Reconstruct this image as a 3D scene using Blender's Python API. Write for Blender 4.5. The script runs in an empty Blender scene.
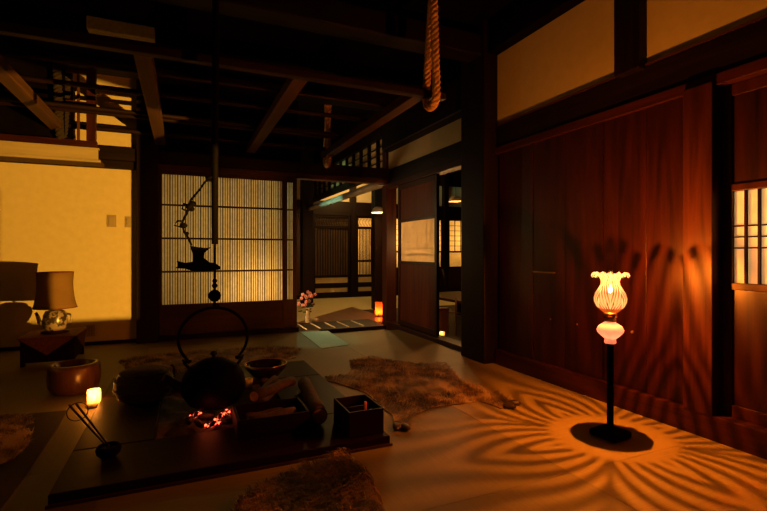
import bpy, bmesh, math, random
from mathutils import Vector, Matrix
random.seed(7)
SC = bpy.context.scene
COL = SC.collection
PI = math.pi

# ------------------------------------------------------------------ helpers
def nb(): return bmesh.new()

def box(bm, x0, x1, y0, y1, z0, z1, mi=0):
    r = bmesh.ops.create_cube(bm, size=1.0)
    for v in r['verts']:
        v.co = Vector(((x0+x1)/2+(x1-x0)*v.co.x, (y0+y1)/2+(y1-y0)*v.co.y, (z0+z1)/2+(z1-z0)*v.co.z))
    if mi:
        for f in {f for v in r['verts'] for f in v.link_faces}: f.material_index = mi
    return r['verts']

def bx(*a): 
    bm = nb(); box(bm, *a); return bm

def lathe(bm, prof, c=(0, 0, 0), n=32, wave=None, caps=(True, True)):
    """revolve (r, z) points about a vertical axis through c"""
    rings = []
    for k, (r, z) in enumerate(prof):
        ring = []
        for i in range(n):
            a = 2*PI*i/n
            rr, zz = r, z
            if wave: rr, zz = wave(k, a, r, z)
            ring.append(bm.verts.new((c[0]+rr*math.cos(a), c[1]+rr*math.sin(a), c[2]+zz)))
        rings.append(ring)
    for a, b in zip(rings, rings[1:]):
        for i in range(n):
            f = bm.faces.new((a[i], a[(i+1) % n], b[(i+1) % n], b[i])); f.smooth = True
    if caps[0] and prof[0][0] > 1e-5: bm.faces.new(list(reversed(rings[0])))
    if caps[1] and prof[-1][0] > 1e-5: bm.faces.new(rings[-1])
    return bm

def tube(bm, pts, rad, n=10, closed=False, caps=True, flat=1.0):
    pts = [Vector(p) for p in pts]
    m = len(pts)
    rads = rad if isinstance(rad, (list, tuple)) else [rad]*m
    rings = []
    up = None
    for i, p in enumerate(pts):
        if closed: t = pts[(i+1) % m]-pts[i-1]
        else: t = pts[min(i+1, m-1)]-pts[max(i-1, 0)]
        t.normalize()
        if up is None:
            up = Vector((0, 0, 1)) if abs(t.z) < .9 else Vector((1, 0, 0))
        a = (up - t*up.dot(t))
        if a.length < 1e-4: a = t.orthogonal()
        a.normalize(); b = t.cross(a); up = a
        rings.append([bm.verts.new(p+(a*math.cos(2*PI*k/n)+b*math.sin(2*PI*k/n)*flat)*rads[i]) for k in range(n)])
    prs = list(zip(rings, rings[1:]))
    if closed: prs.append((rings[-1], rings[0]))
    for r0, r1 in prs:
        for k in range(n):
            f = bm.faces.new((r0[k], r0[(k+1) % n], r1[(k+1) % n], r1[k])); f.smooth = True
    if caps and not closed:
        bm.faces.new(list(reversed(rings[0]))); bm.faces.new(rings[-1])
    return bm

def ball(bm, c, r, sx=1, sy=1, sz=1, u=14, v=10):
    q = bmesh.ops.create_uvsphere(bm, u_segments=u, v_segments=v, radius=r)
    for w in q['verts']: w.co = Vector((w.co.x*sx+c[0], w.co.y*sy+c[1], w.co.z*sz+c[2]))
    for f in {f for w in q['verts'] for f in w.link_faces}: f.smooth = True
    return bm

def prism(bm, pts, z0, z1):
    lo = [bm.verts.new((x, y, z0)) for x, y in pts]; hi = [bm.verts.new((x, y, z1)) for x, y in pts]
    n = len(pts)
    bm.faces.new(list(reversed(lo))); bm.faces.new(hi)
    for i in range(n): bm.faces.new((lo[i], lo[(i+1) % n], hi[(i+1) % n], hi[i]))
    return bm

def obj(name, bm, mats, parent=None, bev=0.0, solid=0.0, sub=0):
    if not isinstance(mats, (list, tuple)): mats = [mats]
    bmesh.ops.recalc_face_normals(bm, faces=bm.faces)
    me = bpy.data.meshes.new(name); bm.to_mesh(me); bm.free()
    for m in mats: me.materials.append(m)
    o = bpy.data.objects.new(name, me); COL.objects.link(o)
    if parent: o.parent = parent
    if solid:
        m = o.modifiers.new('s', 'SOLIDIFY'); m.thickness = solid; m.offset = 0
    if bev:
        m = o.modifiers.new('b', 'BEVEL'); m.width = bev; m.segments = 2; m.limit_method = 'ANGLE'; m.angle_limit = .7
    if sub:
        m = o.modifiers.new('u', 'SUBSURF'); m.levels = sub; m.render_levels = sub
    return o

def tag(o, label, cat, group=None, kind=None):
    o['label'] = label; o['category'] = cat
    if group: o['group'] = group
    if kind: o['kind'] = kind
    return o

def thing(name, label, cat, loc=(0, 0, 0), rz=0.0, group=None):
    o = bpy.data.objects.new(name, None); COL.objects.link(o)
    o.empty_display_size = .05
    o.location = loc; o.rotation_euler = (0, 0, rz)
    return tag(o, label, cat, group)

def struct(name, bm, mats, bev=0.0, parent=None, label=None):
    o = obj(name, bm, mats, parent, bev)
    if parent is None: o['kind'] = 'structure'
    if label: o['label'] = label
    return o

def copy_tree(o, parent=None):
    c = o.copy(); COL.objects.link(c); c.parent = parent
    for ch in list(o.children): copy_tree(ch, c)
    return c

# ------------------------------------------------------------------ materials
def newmat(name):
    m = bpy.data.materials.new(name); m.use_nodes = True
    nt = m.node_tree; nt.nodes.clear()
    out = nt.nodes.new('ShaderNodeOutputMaterial')
    return m, nt, out

def N(nt, t, **kw):
    n = nt.nodes.new(t)
    for k, v in kw.items():
        if k in n.inputs: n.inputs[k].default_value = v
        else: setattr(n, k, v)
    return n

def col(c): return (c[0], c[1], c[2], 1.0)

def noisy(name, c1, c2, scale=(8, 8, 8), rough=.5, detail=6, bump=0.0, metal=0.0, spec=.5, lo=.35, hi=.65, r2=None, dist=0.0, bdist=.004, coat=0):
    m, nt, out = newmat(name)
    L = nt.links.new
    tc = N(nt, 'ShaderNodeTexCoord'); mp = N(nt, 'ShaderNodeMapping'); mp.inputs['Scale'].default_value = scale
    geo = N(nt, 'ShaderNodeNewGeometry')
    L(geo.outputs['Position'] if name.startswith('W_') else tc.outputs['Object'], mp.inputs['Vector'])
    no = N(nt, 'ShaderNodeTexNoise', Scale=1.0, Detail=float(detail), Roughness=.6, Distortion=dist)
    L(mp.outputs[0], no.inputs['Vector'])
    cr = N(nt, 'ShaderNodeValToRGB')
    cr.color_ramp.elements[0].position = lo; cr.color_ramp.elements[0].color = col(c1)
    cr.color_ramp.elements[1].position = hi; cr.color_ramp.elements[1].color = col(c2)
    L(no.outputs['Fac'], cr.inputs[0])
    b = N(nt, 'ShaderNodeBsdfPrincipled', Roughness=rough, Metallic=metal)
    b.inputs['Specular IOR Level'].default_value = spec
    if coat: b.inputs['Coat Weight'].default_value = coat
    L(cr.outputs[0], b.inputs['Base Color'])
    if r2 is not None:
        mr = N(nt, 'ShaderNodeMapRange'); mr.inputs['To Min'].default_value = rough; mr.inputs['To Max'].default_value = r2
        L(no.outputs['Fac'], mr.inputs[0]); L(mr.outputs[0], b.inputs['Roughness'])
    if bump:
        bp = N(nt, 'ShaderNodeBump', Strength=bump, Distance=bdist)
        L(no.outputs['Fac'], bp.inputs['Height']); L(bp.outputs[0], b.inputs['Normal'])
    L(b.outputs[0], out.inputs[0])
    return m

def wood(name, c1, c2, axis='z', rough=.38, bump=.25, s=26, spec=.5):
    k = {'x': (1.3, s, s), 'y': (s, 1.3, s), 'z': (s, s, 1.3)}[axis]
    return noisy(name, c1, c2, k, rough, 7, bump, 0, spec, .3, .7, rough+.15, .6)

DK1, DK2 = (.018, .0065, .003), (.06, .022, .009)
M = {}
for a in 'xyz':
    M['dark_'+a] = wood('W_dark_wood_'+a, (.003, .0012, .0006), (.010, .0038, .0018), a, .45, .25, 26, .12)
    M['red_'+a] = wood('W_red_brown_wood_'+a, (.016, .0030, .0008), (.045, .0095, .0027), a, .35, .25, 26, .16)
    M['frame_'+a] = wood('W_frame_wood_'+a, (.030, .010, .004), (.065, .022, .008), a, .4, .25, 26, .25)
    M['beam_'+a] = wood('W_ceiling_beam_wood_'+a, (.030, .013, .0052), (.070, .031, .013), a, .6, .25, 26, .2)
    M['smoke_'+a] = wood('W_smoke_black_beam_'+a, (.005, .0016, .0007), (.014, .0045, .002), a, .5, .25, 26, .15)
    M['objw_'+a] = wood('object_dark_wood_'+a, (.006, .0016, .0006), (.018, .005, .0018), a, .4, .25, 26, .05)
M['plank'] = wood('W_wall_plank_wood', (.006, .0006, .0001), (.026, .0032, .0005), 'z', .28, .2, 20, .32)
M['plaster'] = noisy('W_plaster', (.42, .355, .20), (.46, .395, .235), (14, 14, 14), .9, 8, .15, lo=.3, hi=.7)
M['black'] = noisy('W_near_black', (.0012, .0006, .0004), (.003, .0016, .001), (5, 5, 5), .9, 6, 0, 0, .03)  # near-black mottled tone
M['ash'] = noisy('ash_grey', (.02, .017, .015), (.06, .05, .042), (40, 40, 40), .95, 8, .6)
M['iron'] = noisy('cast_iron', (.004, .0025, .002), (.010, .006, .004), (60, 60, 60), .5, 6, .3, .0, .15)
M['blackiron'] = noisy('near_black_iron', (.001, .0007, .0006), (.003, .002, .0015), (60, 60, 60), .7, 6, .3, 0, .03)  # iron darkened to near black
M['rope'] = noisy('straw_rope', (.30, .17, .07), (.55, .34, .15), (70, 70, 20), .85, 6, .6)
M['straw'] = noisy('woven_straw', (.018, .009, .004), (.05, .025, .010), (60, 60, 160), .8, 5, .8)
M['ceramic'] = noisy('painted_ceramic', (.03, .02, .018), (.20, .15, .10), (16, 16, 22), .3, 2, 0, 0, .5, .46, .5)
M['bulb_socket'] = noisy('brass', (.30, .17, .06), (.48, .30, .12), (20, 20, 20), .3, 2, 0, 1.0)
M['pinkglass'] = noisy('pink_opal_glass', (.72, .40, .33), (.85, .55, .46), (22, 22, 22), .25, 4, .1)
M['cloth'] = noisy('rust_cloth', (.10, .028, .011), (.18, .052, .02), (60, 60, 60), .9, 4, .4)
M['blackcloth'] = noisy('dark_cloth', (.008, .004, .002), (.02, .009, .005), (50, 50, 50), .95, 5, .5)
M['cream'] = noisy('W_cream_board', (.26, .21, .12), (.32, .26, .15), (2, 20, 20), .6, 3, .05)
M['white'] = noisy('ivory_plastic', (.22, .17, .09), (.25, .20, .11), (5, 5, 5), .45)
M['cutwood'] = noisy('cut_wood_end', (.34, .17, .08), (.60, .38, .2), (30, 30, 30), .8, 4, .2)
M['bark'] = noisy('log_bark', (.022, .007, .003), (.06, .019, .008), (30, 30, 30), .85, 7, .9)
M['hoof'] = noisy('hoof', (.02, .012, .008), (.045, .028, .018), (40, 40, 40), .5, 3, .2)
M['petal'] = noisy('pink_petal', (.70, .16, .22), (.85, .45, .42), (40, 40, 40), .7)
M['leaf'] = noisy('leaf', (.03, .06, .015), (.06, .11, .03), (40, 40, 40), .6)
M['stone'] = noisy('pale_stone', (.45, .38, .26), (.62, .54, .38), (30, 30, 30), .8, 4, .4)
M['mat'] = noisy('pale_green_patch', (.42, .50, .36), (.50, .58, .43), (90, 14, 14), .85, 3, .3)  # green tint of the cool light put into the colour
M['passagefloor'] = noisy('W_passage_boards', (.09, .035, .012), (.17, .07, .024), (22, 1.2, 22), .35, 6, .1)
M['farmat'] = noisy('W_far_tatami', (.40, .34, .15), (.50, .42, .20), (4, 160, 10), .75, 4, .2)
M['wax'] = noisy('wax', (.75, .6, .4), (.8, .65, .45), (20, 20, 20), .5)

def tatami(name, s, k):
    m, nt, out = newmat(name); L = nt.links.new
    geo = N(nt, 'ShaderNodeNewGeometry')
    mp = N(nt, 'ShaderNodeMapping'); mp.inputs['Scale'].default_value = s
    L(geo.outputs['Position'], mp.inputs[0])
    wv = N(nt, 'ShaderNodeTexNoise', Scale=1.0, Detail=4.0, Roughness=.6); L(mp.outputs[0], wv.inputs['Vector'])
    big = N(nt, 'ShaderNodeTexNoise', Scale=2.2, Detail=3.0); L(geo.outputs['Position'], big.inputs['Vector'])
    mx = N(nt, 'ShaderNodeMath', operation='MULTIPLY_ADD'); L(wv.outputs['Fac'], mx.inputs[0]); mx.inputs[1].default_value = .6
    mb = N(nt, 'ShaderNodeMath', operation='MULTIPLY'); L(big.outputs['Fac'], mb.inputs[0]); mb.inputs[1].default_value = .4
    L(mb.outputs[0], mx.inputs[2])
    cr = N(nt, 'ShaderNodeValToRGB')
    cr.color_ramp.elements[0].position = .38; cr.color_ramp.elements[0].color = (.15*k, .115*k, .038*k, 1)
    cr.color_ramp.elements[1].position = .62; cr.color_ramp.elements[1].color = (.205*k, .158*k, .055*k, 1)
    L(mx.outputs[0], cr.inputs[0])
    b = N(nt, 'ShaderNodeBsdfPrincipled', Roughness=.62); b.inputs['Specular IOR Level'].default_value = .4
    L(cr.outputs[0], b.inputs['Base Color'])
    bp = N(nt, 'ShaderNodeBump', Strength=.25, Distance=.002); L(wv.outputs['Fac'], bp.inputs['Height']); L(bp.outputs[0], b.inputs['Normal'])
    L(b.outputs[0], out.inputs[0]); return m
M['tatami_x'] = tatami('W_tatami_weave_x', (4, 220, 10), 1.22)  # sheen on this weave direction put into a lighter base colour
M['tatami_y'] = tatami('W_tatami_weave_y', (220, 4, 10), .85)  # weave turned away from the sheen, painted darker

def emis(name, c, s):
    m, nt, out = newmat(name)
    e = N(nt, 'ShaderNodeEmission', Color=col(c), Strength=s)
    nt.links.new(e.outputs[0], out.inputs[0]); return m
M['flame'] = emis('candle_flame', (1, .45, .12), 45)
M['bulb'] = emis('lamp_flame', (1, .55, .25), 120)
M['faintflame'] = emis('lamp_glow', (1, .5, .15), 6)

def translucent(name, c, trans=.6, rough=.6, tr_clear=0.0, noise=(9, 9, 9), c2=None):
    """paper or frosted glass lit from either side"""
    m, nt, out = newmat(name); L = nt.links.new
    geo = N(nt, 'ShaderNodeNewGeometry'); mp = N(nt, 'ShaderNodeMapping'); mp.inputs['Scale'].default_value = noise
    L(geo.outputs['Position'], mp.inputs[0])
    no = N(nt, 'ShaderNodeTexNoise', Scale=1.0, Detail=4.0); L(mp.outputs[0], no.inputs['Vector'])
    cr = N(nt, 'ShaderNodeValToRGB'); c2 = c2 or tuple(x*.86 for x in c)
    cr.color_ramp.elements[0].position = .3; cr.color_ramp.elements[0].color = col(c2)
    cr.color_ramp.elements[1].position = .7; cr.color_ramp.elements[1].color = col(c)
    L(no.outputs['Fac'], cr.inputs[0])
    d = N(nt, 'ShaderNodeBsdfDiffuse'); t = N(nt, 'ShaderNodeBsdfTranslucent')
    L(cr.outputs[0], d.inputs[0]); L(cr.outputs[0], t.inputs[0])
    mx = N(nt, 'ShaderNodeMixShader', Fac=trans); L(d.outputs[0], mx.inputs[1]); L(t.outputs[0], mx.inputs[2])
    last = mx
    if tr_clear:
        tp = N(nt, 'ShaderNodeBsdfTransparent'); tp.inputs[0].default_value = col(c)
        m2 = N(nt, 'ShaderNodeMixShader', Fac=tr_clear); L(mx.outputs[0], m2.inputs[1]); L(tp.outputs[0], m2.inputs[2]); last = m2
    L(last.outputs[0], out.inputs[0]); return m
M['paper'] = translucent('shoji_paper', (.85, .78, .60), .6)
M['ribglass'] = translucent('ribbed_frosted_glass', (.80, .78, .62), .62, c2=(.62, .60, .45), noise=(50, 1, 30))
M['fontglass'] = translucent('pink_opal_font', (.85, .52, .42), .6)
M['shadecloth'] = translucent('lampshade_cloth', (.22, .13, .05), .3)
M['candleglass'] = translucent('candle_cup_glass', (1, .86, .62), .5, tr_clear=.5)
M['redcup'] = translucent('red_paper_cup', (1, .42, .18), .5, tr_clear=.45)

def clear_glass(name, c=(.9, .9, .85), rough=.03):
    m, nt, out = newmat(name); L = nt.links.new
    g = N(nt, 'ShaderNodeBsdfGlossy', Roughness=rough); tp = N(nt, 'ShaderNodeBsdfTransparent'); tp.inputs[0].default_value = col(c)
    fr = N(nt, 'ShaderNodeFresnel', IOR=1.5)
    mx = N(nt, 'ShaderNodeMixShader'); L(fr.outputs[0], mx.inputs[0]); L(tp.outputs[0], mx.inputs[1]); L(g.outputs[0], mx.inputs[2])
    L(mx.outputs[0], out.inputs[0]); return m
M['glass'] = clear_glass('clear_glass')

def shade_glass():
    """clear glass with opal feathered ribs, six festoons round the shade"""
    m, nt, out = newmat('feathered_opal_glass'); L = nt.links.new
    tc = N(nt, 'ShaderNodeTexCoord'); sx = N(nt, 'ShaderNodeSeparateXYZ'); L(tc.outputs['Object'], sx.inputs[0])
    def mth(op, a, b=None, cl=False):
        n = N(nt, 'ShaderNodeMath', operation=op); n.use_clamp = cl
        for i, v in enumerate((a, b)):
            if v is None: continue
            if isinstance(v, (int, float)): n.inputs[i].default_value = v
            else: L(v, n.inputs[i])
        return n.outputs[0]
    ang = mth('ARCTAN2', sx.outputs['Y'], sx.outputs['X'])
    s = mth('ABSOLUTE', mth('SINE', mth('MULTIPLY', mth('ADD', ang, 2.56), 2.0)))      # 4 lobes, 0 at the ribs
    tri = mth('DIVIDE', mth('ARCSINE', s), PI/2)
    ph = mth('MULTIPLY', mth('ADD', sx.outputs['Z'], mth('MULTIPLY', mth('POWER', tri, .85), -.20)), 2*PI/.048)
    w = mth('SINE', ph)
    band = mth('MULTIPLY', mth('ADD', w, .1), 2.2, True)
    rib = mth('MULTIPLY', mth('SUBTRACT', .10, s), 12.0, True)
    pat = mth('MULTIPLY', mth('MAXIMUM', band, rib), mth('MULTIPLY', mth('ADD', sx.outputs['Z'], .078), 200.0, True))
    neck = mth('MULTIPLY', mth('ADD', sx.outputs['Z'], -.006), 40.0, True)
    opal_d = N(nt, 'ShaderNodeBsdfDiffuse', Color=(.004, .003, .002, 1)); opal_t = N(nt, 'ShaderNodeBsdfTranslucent', Color=(.004, .003, .002, 1))
    o1 = N(nt, 'ShaderNodeMixShader', Fac=.6); L(opal_d.outputs[0], o1.inputs[1]); L(opal_t.outputs[0], o1.inputs[2])
    tpo = N(nt, 'ShaderNodeBsdfTransparent', Color=(1, .8, .6, 1))
    o2 = N(nt, 'ShaderNodeMixShader', Fac=.2); L(o1.outputs[0], o2.inputs[1]); L(tpo.outputs[0], o2.inputs[2])
    tp = N(nt, 'ShaderNodeBsdfTransparent', Color=(1, .86, .70, 1)); gl = N(nt, 'ShaderNodeBsdfTransparent', Color=(1, .8, .7, 1))
    c = N(nt, 'ShaderNodeMixShader', Fac=.10); L(tp.outputs[0], c.inputs[1]); L(gl.outputs[0], c.inputs[2])
    mx = N(nt, 'ShaderNodeMixShader'); L(pat, mx.inputs[0]); L(c.outputs[0], mx.inputs[1]); L(o2.outputs[0], mx.inputs[2])
    e1 = N(nt, 'ShaderNodeEmission', Color=(1, .56, .17, 1)); L(mth('MULTIPLY', pat, mth('ADD', mth('MULTIPLY', neck, 1.2), .95)), e1.inputs['Strength'])  # glow of the lit opal put in as emission, stronger at the neck
    e2 = N(nt, 'ShaderNodeEmission', Color=(1, .14, .012, 1)); L(mth('ADD', mth('MULTIPLY', neck, .9), .36), e2.inputs['Strength'])  # red glow of the clear gaps put in as emission
    ea = N(nt, 'ShaderNodeAddShader'); L(e1.outputs[0], ea.inputs[0]); L(e2.outputs[0], ea.inputs[1])
    eb = N(nt, 'ShaderNodeAddShader'); L(mx.outputs[0], eb.inputs[0]); L(ea.outputs[0], eb.inputs[1])
    L(eb.outputs[0], out.inputs[0]); return m
M['shadeglass'] = shade_glass()

def ember_mat():
    m, nt, out = newmat('glowing_ember'); L = nt.links.new
    tc = N(nt, 'ShaderNodeTexCoord'); no = N(nt, 'ShaderNodeTexNoise', Scale=55.0, Detail=3.0); L(tc.outputs['Object'], no.inputs['Vector'])
    cr = N(nt, 'ShaderNodeValToRGB')
    cr.color_ramp.elements[0].position = .56; cr.color_ramp.elements[0].color = (0, 0, 0, 1)
    cr.color_ramp.elements[1].position = .66; cr.color_ramp.elements[1].color = (1, 1, 1, 1)
    L(no.outputs['Fac'], cr.inputs[0])
    ml = N(nt, 'ShaderNodeMath', operation='MULTIPLY'); L(cr.outputs[0], ml.inputs[0]); ml.inputs[1].default_value = 8
    b = N(nt, 'ShaderNodeBsdfPrincipled', Roughness=.9); b.inputs['Base Color'].default_value = (.01, .008, .008, 1)
    b.inputs['Emission Color'].default_value = (1, .085, .03, 1); L(ml.outputs[0], b.inputs['Emission Strength'])
    L(b.outputs[0], out.inputs[0]); return m
M['ember'] = ember_mat()
M['charcoal'] = noisy('charcoal', (.008, .006, .006), (.03, .025, .022), (60, 60, 60), .8, 5, .5)

def fur_mat(name, dark, mid, light, sc=4.0):
    m, nt, out = newmat(name); L = nt.links.new
    tc = N(nt, 'ShaderNodeTexCoord')
    a = N(nt, 'ShaderNodeTexNoise', Scale=sc, Detail=5.0, Roughness=.65); L(tc.outputs['Object'], a.inputs['Vector'])
    cr = N(nt, 'ShaderNodeValToRGB'); e = cr.color_ramp.elements
    e[0].position = .40; e[0].color = col(dark); e[1].position = .60; e[1].color = col(light)
    q = e.new(.49); q.color = col(mid)
    L(a.outputs['Fac'], cr.inputs[0])
    b = N(nt, 'ShaderNodeBsdfPrincipled', Roughness=.7); L(cr.outputs[0], b.inputs['Base Color'])
    b.inputs['Sheen Weight'].default_value = .2
    L(b.outputs[0], out.inputs[0]); return m
M['fur'] = fur_mat('spotted_fur', (.02, .009, .004), (.12, .058, .022), (.34, .23, .12), 6.5)
M['fur_pale'] = fur_mat('pale_patchy_fur', (.02, .009, .004), (.22, .12, .06), (.62, .46, .30), 7.0)
M['fur_dark'] = fur_mat('dark_shaggy_fur', (.010, .004, .002), (.05, .018, .008), (.22, .09, .035), 9.0)

# ------------------------------------------------------------------ camera, world
cam = bpy.data.cameras.new('camera'); co = bpy.data.objects.new('camera', cam); COL.objects.link(co)
cam.sensor_width = 36; cam.lens = 36*461/767; cam.shift_y = -2.5/767; cam.clip_start = .05
co.location = (0, 0, .95); co.rotation_euler = (math.radians(90), 0, math.radians(-23.6))
SC.camera = co
w = bpy.data.worlds.new('night'); SC.world = w; w.use_nodes = True
w.node_tree.nodes['Background'].inputs[0].default_value = (.02, .01, .006, 1)
w.node_tree.nodes['Background'].inputs[1].default_value = .02
SC.view_settings.view_transform = 'Standard'; SC.view_settings.look = 'None'
SC.view_settings.gamma = 1; SC.view_settings.use_curve_mapping = False
SC.view_settings.exposure = 0.0

def point(name, loc, c, e, r=.02, parent=None, kind='POINT', **kw):
    l = bpy.data.lights.new(name, kind); l.color = c; l.energy = e
    if kind in ('POINT', 'SPOT'): l.shadow_soft_size = r
    for k, v in kw.items(): setattr(l, k, v)
    o = bpy.data.objects.new(name, l); COL.objects.link(o); o.location = loc
    if parent: o.parent = parent
    return o

# ------------------------------------------------------------------ room shell
XR, YB = 2.46, 5.55            # tatami edge on the right, tatami edge at the back
bm = nb()
def matrect(x0, x1, y0, y1, mi): box(bm, x0+.001, x1-.001, y0+.001, y1-.001, -.05, 0, mi)
for k in range(-1, 3):
    matrect(1.54, XR, 1.50+1.83*(k-1), min(1.50+1.83*k, YB), 0) if 1.50+1.83*(k-1) < YB else None
matrect(-.30, 1.54, -.33, .585, 1)
matrect(-2.14, -.30, -.33, .585, 1)
matrect(-.30, 1.54, .585, 1.50, 1)
matrect(.62, 1.54, 1.50, 3.33, 1); matrect(.62, 1.54, 3.33, 5.16, 1)
matrect(-.30, .62, 1.50, 3.33, 0); matrect(-.30, .62, 3.33, 5.16, 0)
matrect(-2.14, -.30, .585, 1.50, 1); matrect(-2.14, -.30, 1.50, 2.415, 1); matrect(-2.14, -.30, 2.415, 3.33, 1)
matrect(-2.14, -.30, 3.33, 4.245, 1); matrect(-2.14, -.30, 4.245, 5.16, 1)
matrect(-2.14, -.30, 5.16, YB, 1); matrect(-.30, 1.54, 5.16, YB, 1)
matrect(-3.6, -2.14, -.33, YB, 0)
box(bm, -3.6, XR, -1.8, -.33, -.05, 0, 1)
box(bm, -3.6, XR, -1.8, YB, -.09, -.052, 0)
struct('floor', bm, [M['tatami_x'], M['tatami_y']])
# back wall
bm = nb()
box(bm, -3.6, -.44, 5.57, 5.67, 0, 1.83)
box(bm, -1.02, -.44, 5.57, 5.67, 2.03, 2.9)
struct('wall_back', bm, M['plaster'])
struct('baseboard_back', bx(-3.6, -.44, 5.548, 5.57, 0, .035), M['dark_x'])
struct('wall_back_recess', bx(-3.6, -1.02, 5.55, 5.67, 2.03, 2.9), M['black']).name = 'wall_back_upper'
# pillars and beams of the back wall
struct('trim_1', bx(-.44, -.235, 5.46, 5.67, 0, 2.95), M['smoke_z'], .008)
struct('trim_2', bx(-3.6, 2.50, 5.49, 5.67, 1.915, 2.05), M['dark_x'], .006)
struct('trim_3', bx(-3.6, -.44, 5.52, 5.67, 1.83, 1.915), M['dark_x'], .004)
bm = nb(); box(bm, 2.47, 2.62, 5.56, 5.70, 0, 2.95)
struct('trim_4', bm, M['red_z'], .006)
struct('trim_5', bx(-.235, 2.47, 5.535, 5.67, 1.86, 1.915), M['frame_x'], .004)
struct('trim_6', bx(-.235, 1.29, 5.50, 5.67, 0, .055), M['dark_x'], .004)
struct('wall_back_transom', bx(-.235, 1.30, 5.58, 5.66, 2.05, 2.9), M['black'])
# right wall: planks below, plaster above
bm = nb()
y = -1.8; k = 0
ys = [-1.8, -1.45, -1.1, -.75, -.4, -.05, .27]
for a, b in zip(ys, ys[1:]): box(bm, 2.50+.003*(k % 2), 2.56, a+.002, b-.002, .10, 1.86); k += 1
ys = [1.62, 1.865, 2.17, 2.49, 2.82, 3.24]
for a, b in zip(ys, ys[1:]): box(bm, 2.50+.004*(k % 2), 2.56, a+.0025, b-.0025, .10, 1.86); k += 1
struct('wall_right', bm, M['plank'], .002)
struct('wall_right_backing', bx(2.565, 2.60, 1.62, 3.24, 0, 2.9), M['black'])
struct('trim_7', bx(2.46, 2.66, -1.8, 3.24, -.05, .125), M['red_y'], .004)          # sill beam
struct('trim_8', bx(2.46, 2.60, 3.63, 5.56, -.05, .05), M['red_y'], .004)          # threshold of the doorway
struct('trim_9', bx(2.488, 2.62, -1.8, 5.58, 1.86, 2.045), M['dark_y'], .006)       # lintel beam
struct('trim_10', bx(2.475, 2.60, -1.8, 5.58, 1.80, 1.86), M['red_y'], .004)
struct('wall_right_upper', bx(2.50, 2.60, -1.8, 5.56, 2.045, 2.66), M['plaster'])
struct('trim_11', bx(2.487, 2.51, -1.8, 3.24, 2.045, 2.060), M['frame_y'])
struct('trim_12', bx(2.40, 2.60, -1.8, 5.58, 2.66, 2.95), M['black'], .008)
struct('trim_13', bx(2.38, 2.60, 3.62, 5.52, 2.27, 2.62), M['dark_y'], .02)        # heavy beam over the side doorway
bm = nb(); box(bm, 2.36, 2.66, 3.26, 3.62, 0, 2.95)
struct('trim_14', bm, M['dark_z'], .012)                                            # great pillar
struct('trim_15', bx(2.43, 2.60, 1.86, 2.03, 2.03, 2.66), M['dark_z'], .006)        # short post between plaster fields
struct('trim_16', bx(2.455, 2.62, 1.47, 1.62, .12, 1.82), M['red_z'], .004)         # door post
struct('trim_17', bx(2.455, 2.62, .27, .42, .12, 1.82), M['red_z'], .004)
# other walls, never in view
struct('wall_left', bx(-3.7, -3.6, -1.8, 5.67, 0, 2.95), M['plaster'])
struct('wall_front', bx(-3.7, 2.6, -1.9, -1.8, 0, 2.95), M['plank'])
bm = nb()
for i in range(24):
    x = -3.7+i*.5
    box(bm, x, x+.494, -1.9, 10.1, 2.95, 3.0)
struct('ceiling', bm, M['black'])

# door with a paper window, front right
def paned_door(name, xp, y0, y1, zb, zt, wz0, wz1, wy0, wy1, ncol, zbars, th=.035, front=True, shade=None, label=None):
    root = bpy.data.objects.new(name, None); COL.objects.link(root); root['kind'] = 'structure'
    if label: root['label'] = label
    bm = nb()
    st = .05
    box(bm, xp, xp+th, y0, y0+st, zb, zt); box(bm, xp, xp+th, y1-st, y1, zb, zt)
    box(bm, xp, xp+th, y0+st, y1-st, zb, zb+.06); box(bm, xp, xp+th, y0+st, y1-st, zt-.06, zt)
    box(bm, xp-.002, xp+th, y0+st, y1-st, wz1, wz1+.035); box(bm, xp-.002, xp+th, y0+st, y1-st, wz0-.035, wz0)
    obj('door_frame', bm, M['red_z'], root, .003)
    bm = nb()
    box(bm, xp+.012, xp+.024, y0+st, y1-st, zb+.06, wz0-.035); box(bm, xp+.012, xp+.024, y0+st, y1-st, wz1+.035, zt-.06)
    obj('door_panel', bm, M['plank'] if shade is None else shade, root)
    bm = nb(); box(bm, xp+.022, xp+.026, y0+st, y1-st, wz0, wz1)
    obj('paper_pane', bm, M['paper'], root)
    bm = nb()
    for i in range(1, ncol):
        yy = y0+st+(y1-y0-2*st)*i/ncol
        box(bm, xp+(.006 if front else .028), xp+(.021 if front else .034), yy-.005, yy+.005, wz0, wz1)
    for z in zbars: box(bm, xp+(.009 if front else .027), xp+(.022 if front else .033), y0+st, y1-st, z-.004, z+.004)
    obj('lattice', bm, M['objw_y'], root)
    return root
paned_door('door_1', 2.535, .45, 1.475, .125, 1.80, .80, 1.26, 0, 0, 16, (.975, 1.03, 1.085))
paned_door('door_2', 2.50, 4.30, 5.27, .055, 1.80, .85, 1.33, 0, 0, 8, (.93, 1.01, 1.09, 1.17, 1.25), front=False, shade=wood('W_door_red', (.075, .014, .004), (.15, .032, .009), 'z', .4, .2, 22, .12))
# pull recess on planks, nail heads
bm = nb(); box(bm, 2.478, 2.499, 2.58, 2.80, .800, .812)
tag(obj('door_pull', bm, M['bulb_socket'], None, .003), 'slim brass pull bar on the dark plank wall', 'handle')
for i, (yy, zz, lab) in enumerate(((2.63, .46, 'brass nail head on the planks farthest from the lamp'), (2.38, .458, 'middle one of the three brass nail heads on the planks'), (1.955, .472, 'brass nail head on the planks just right of the lamp'))):
    bm = nb(); ball(bm, (2.498, yy, zz), .007 if i < 2 else .010)
    tag(obj('nail_head', bm, M['bulb_socket']), lab, 'nail', 'brass nail heads on the plank wall')

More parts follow.
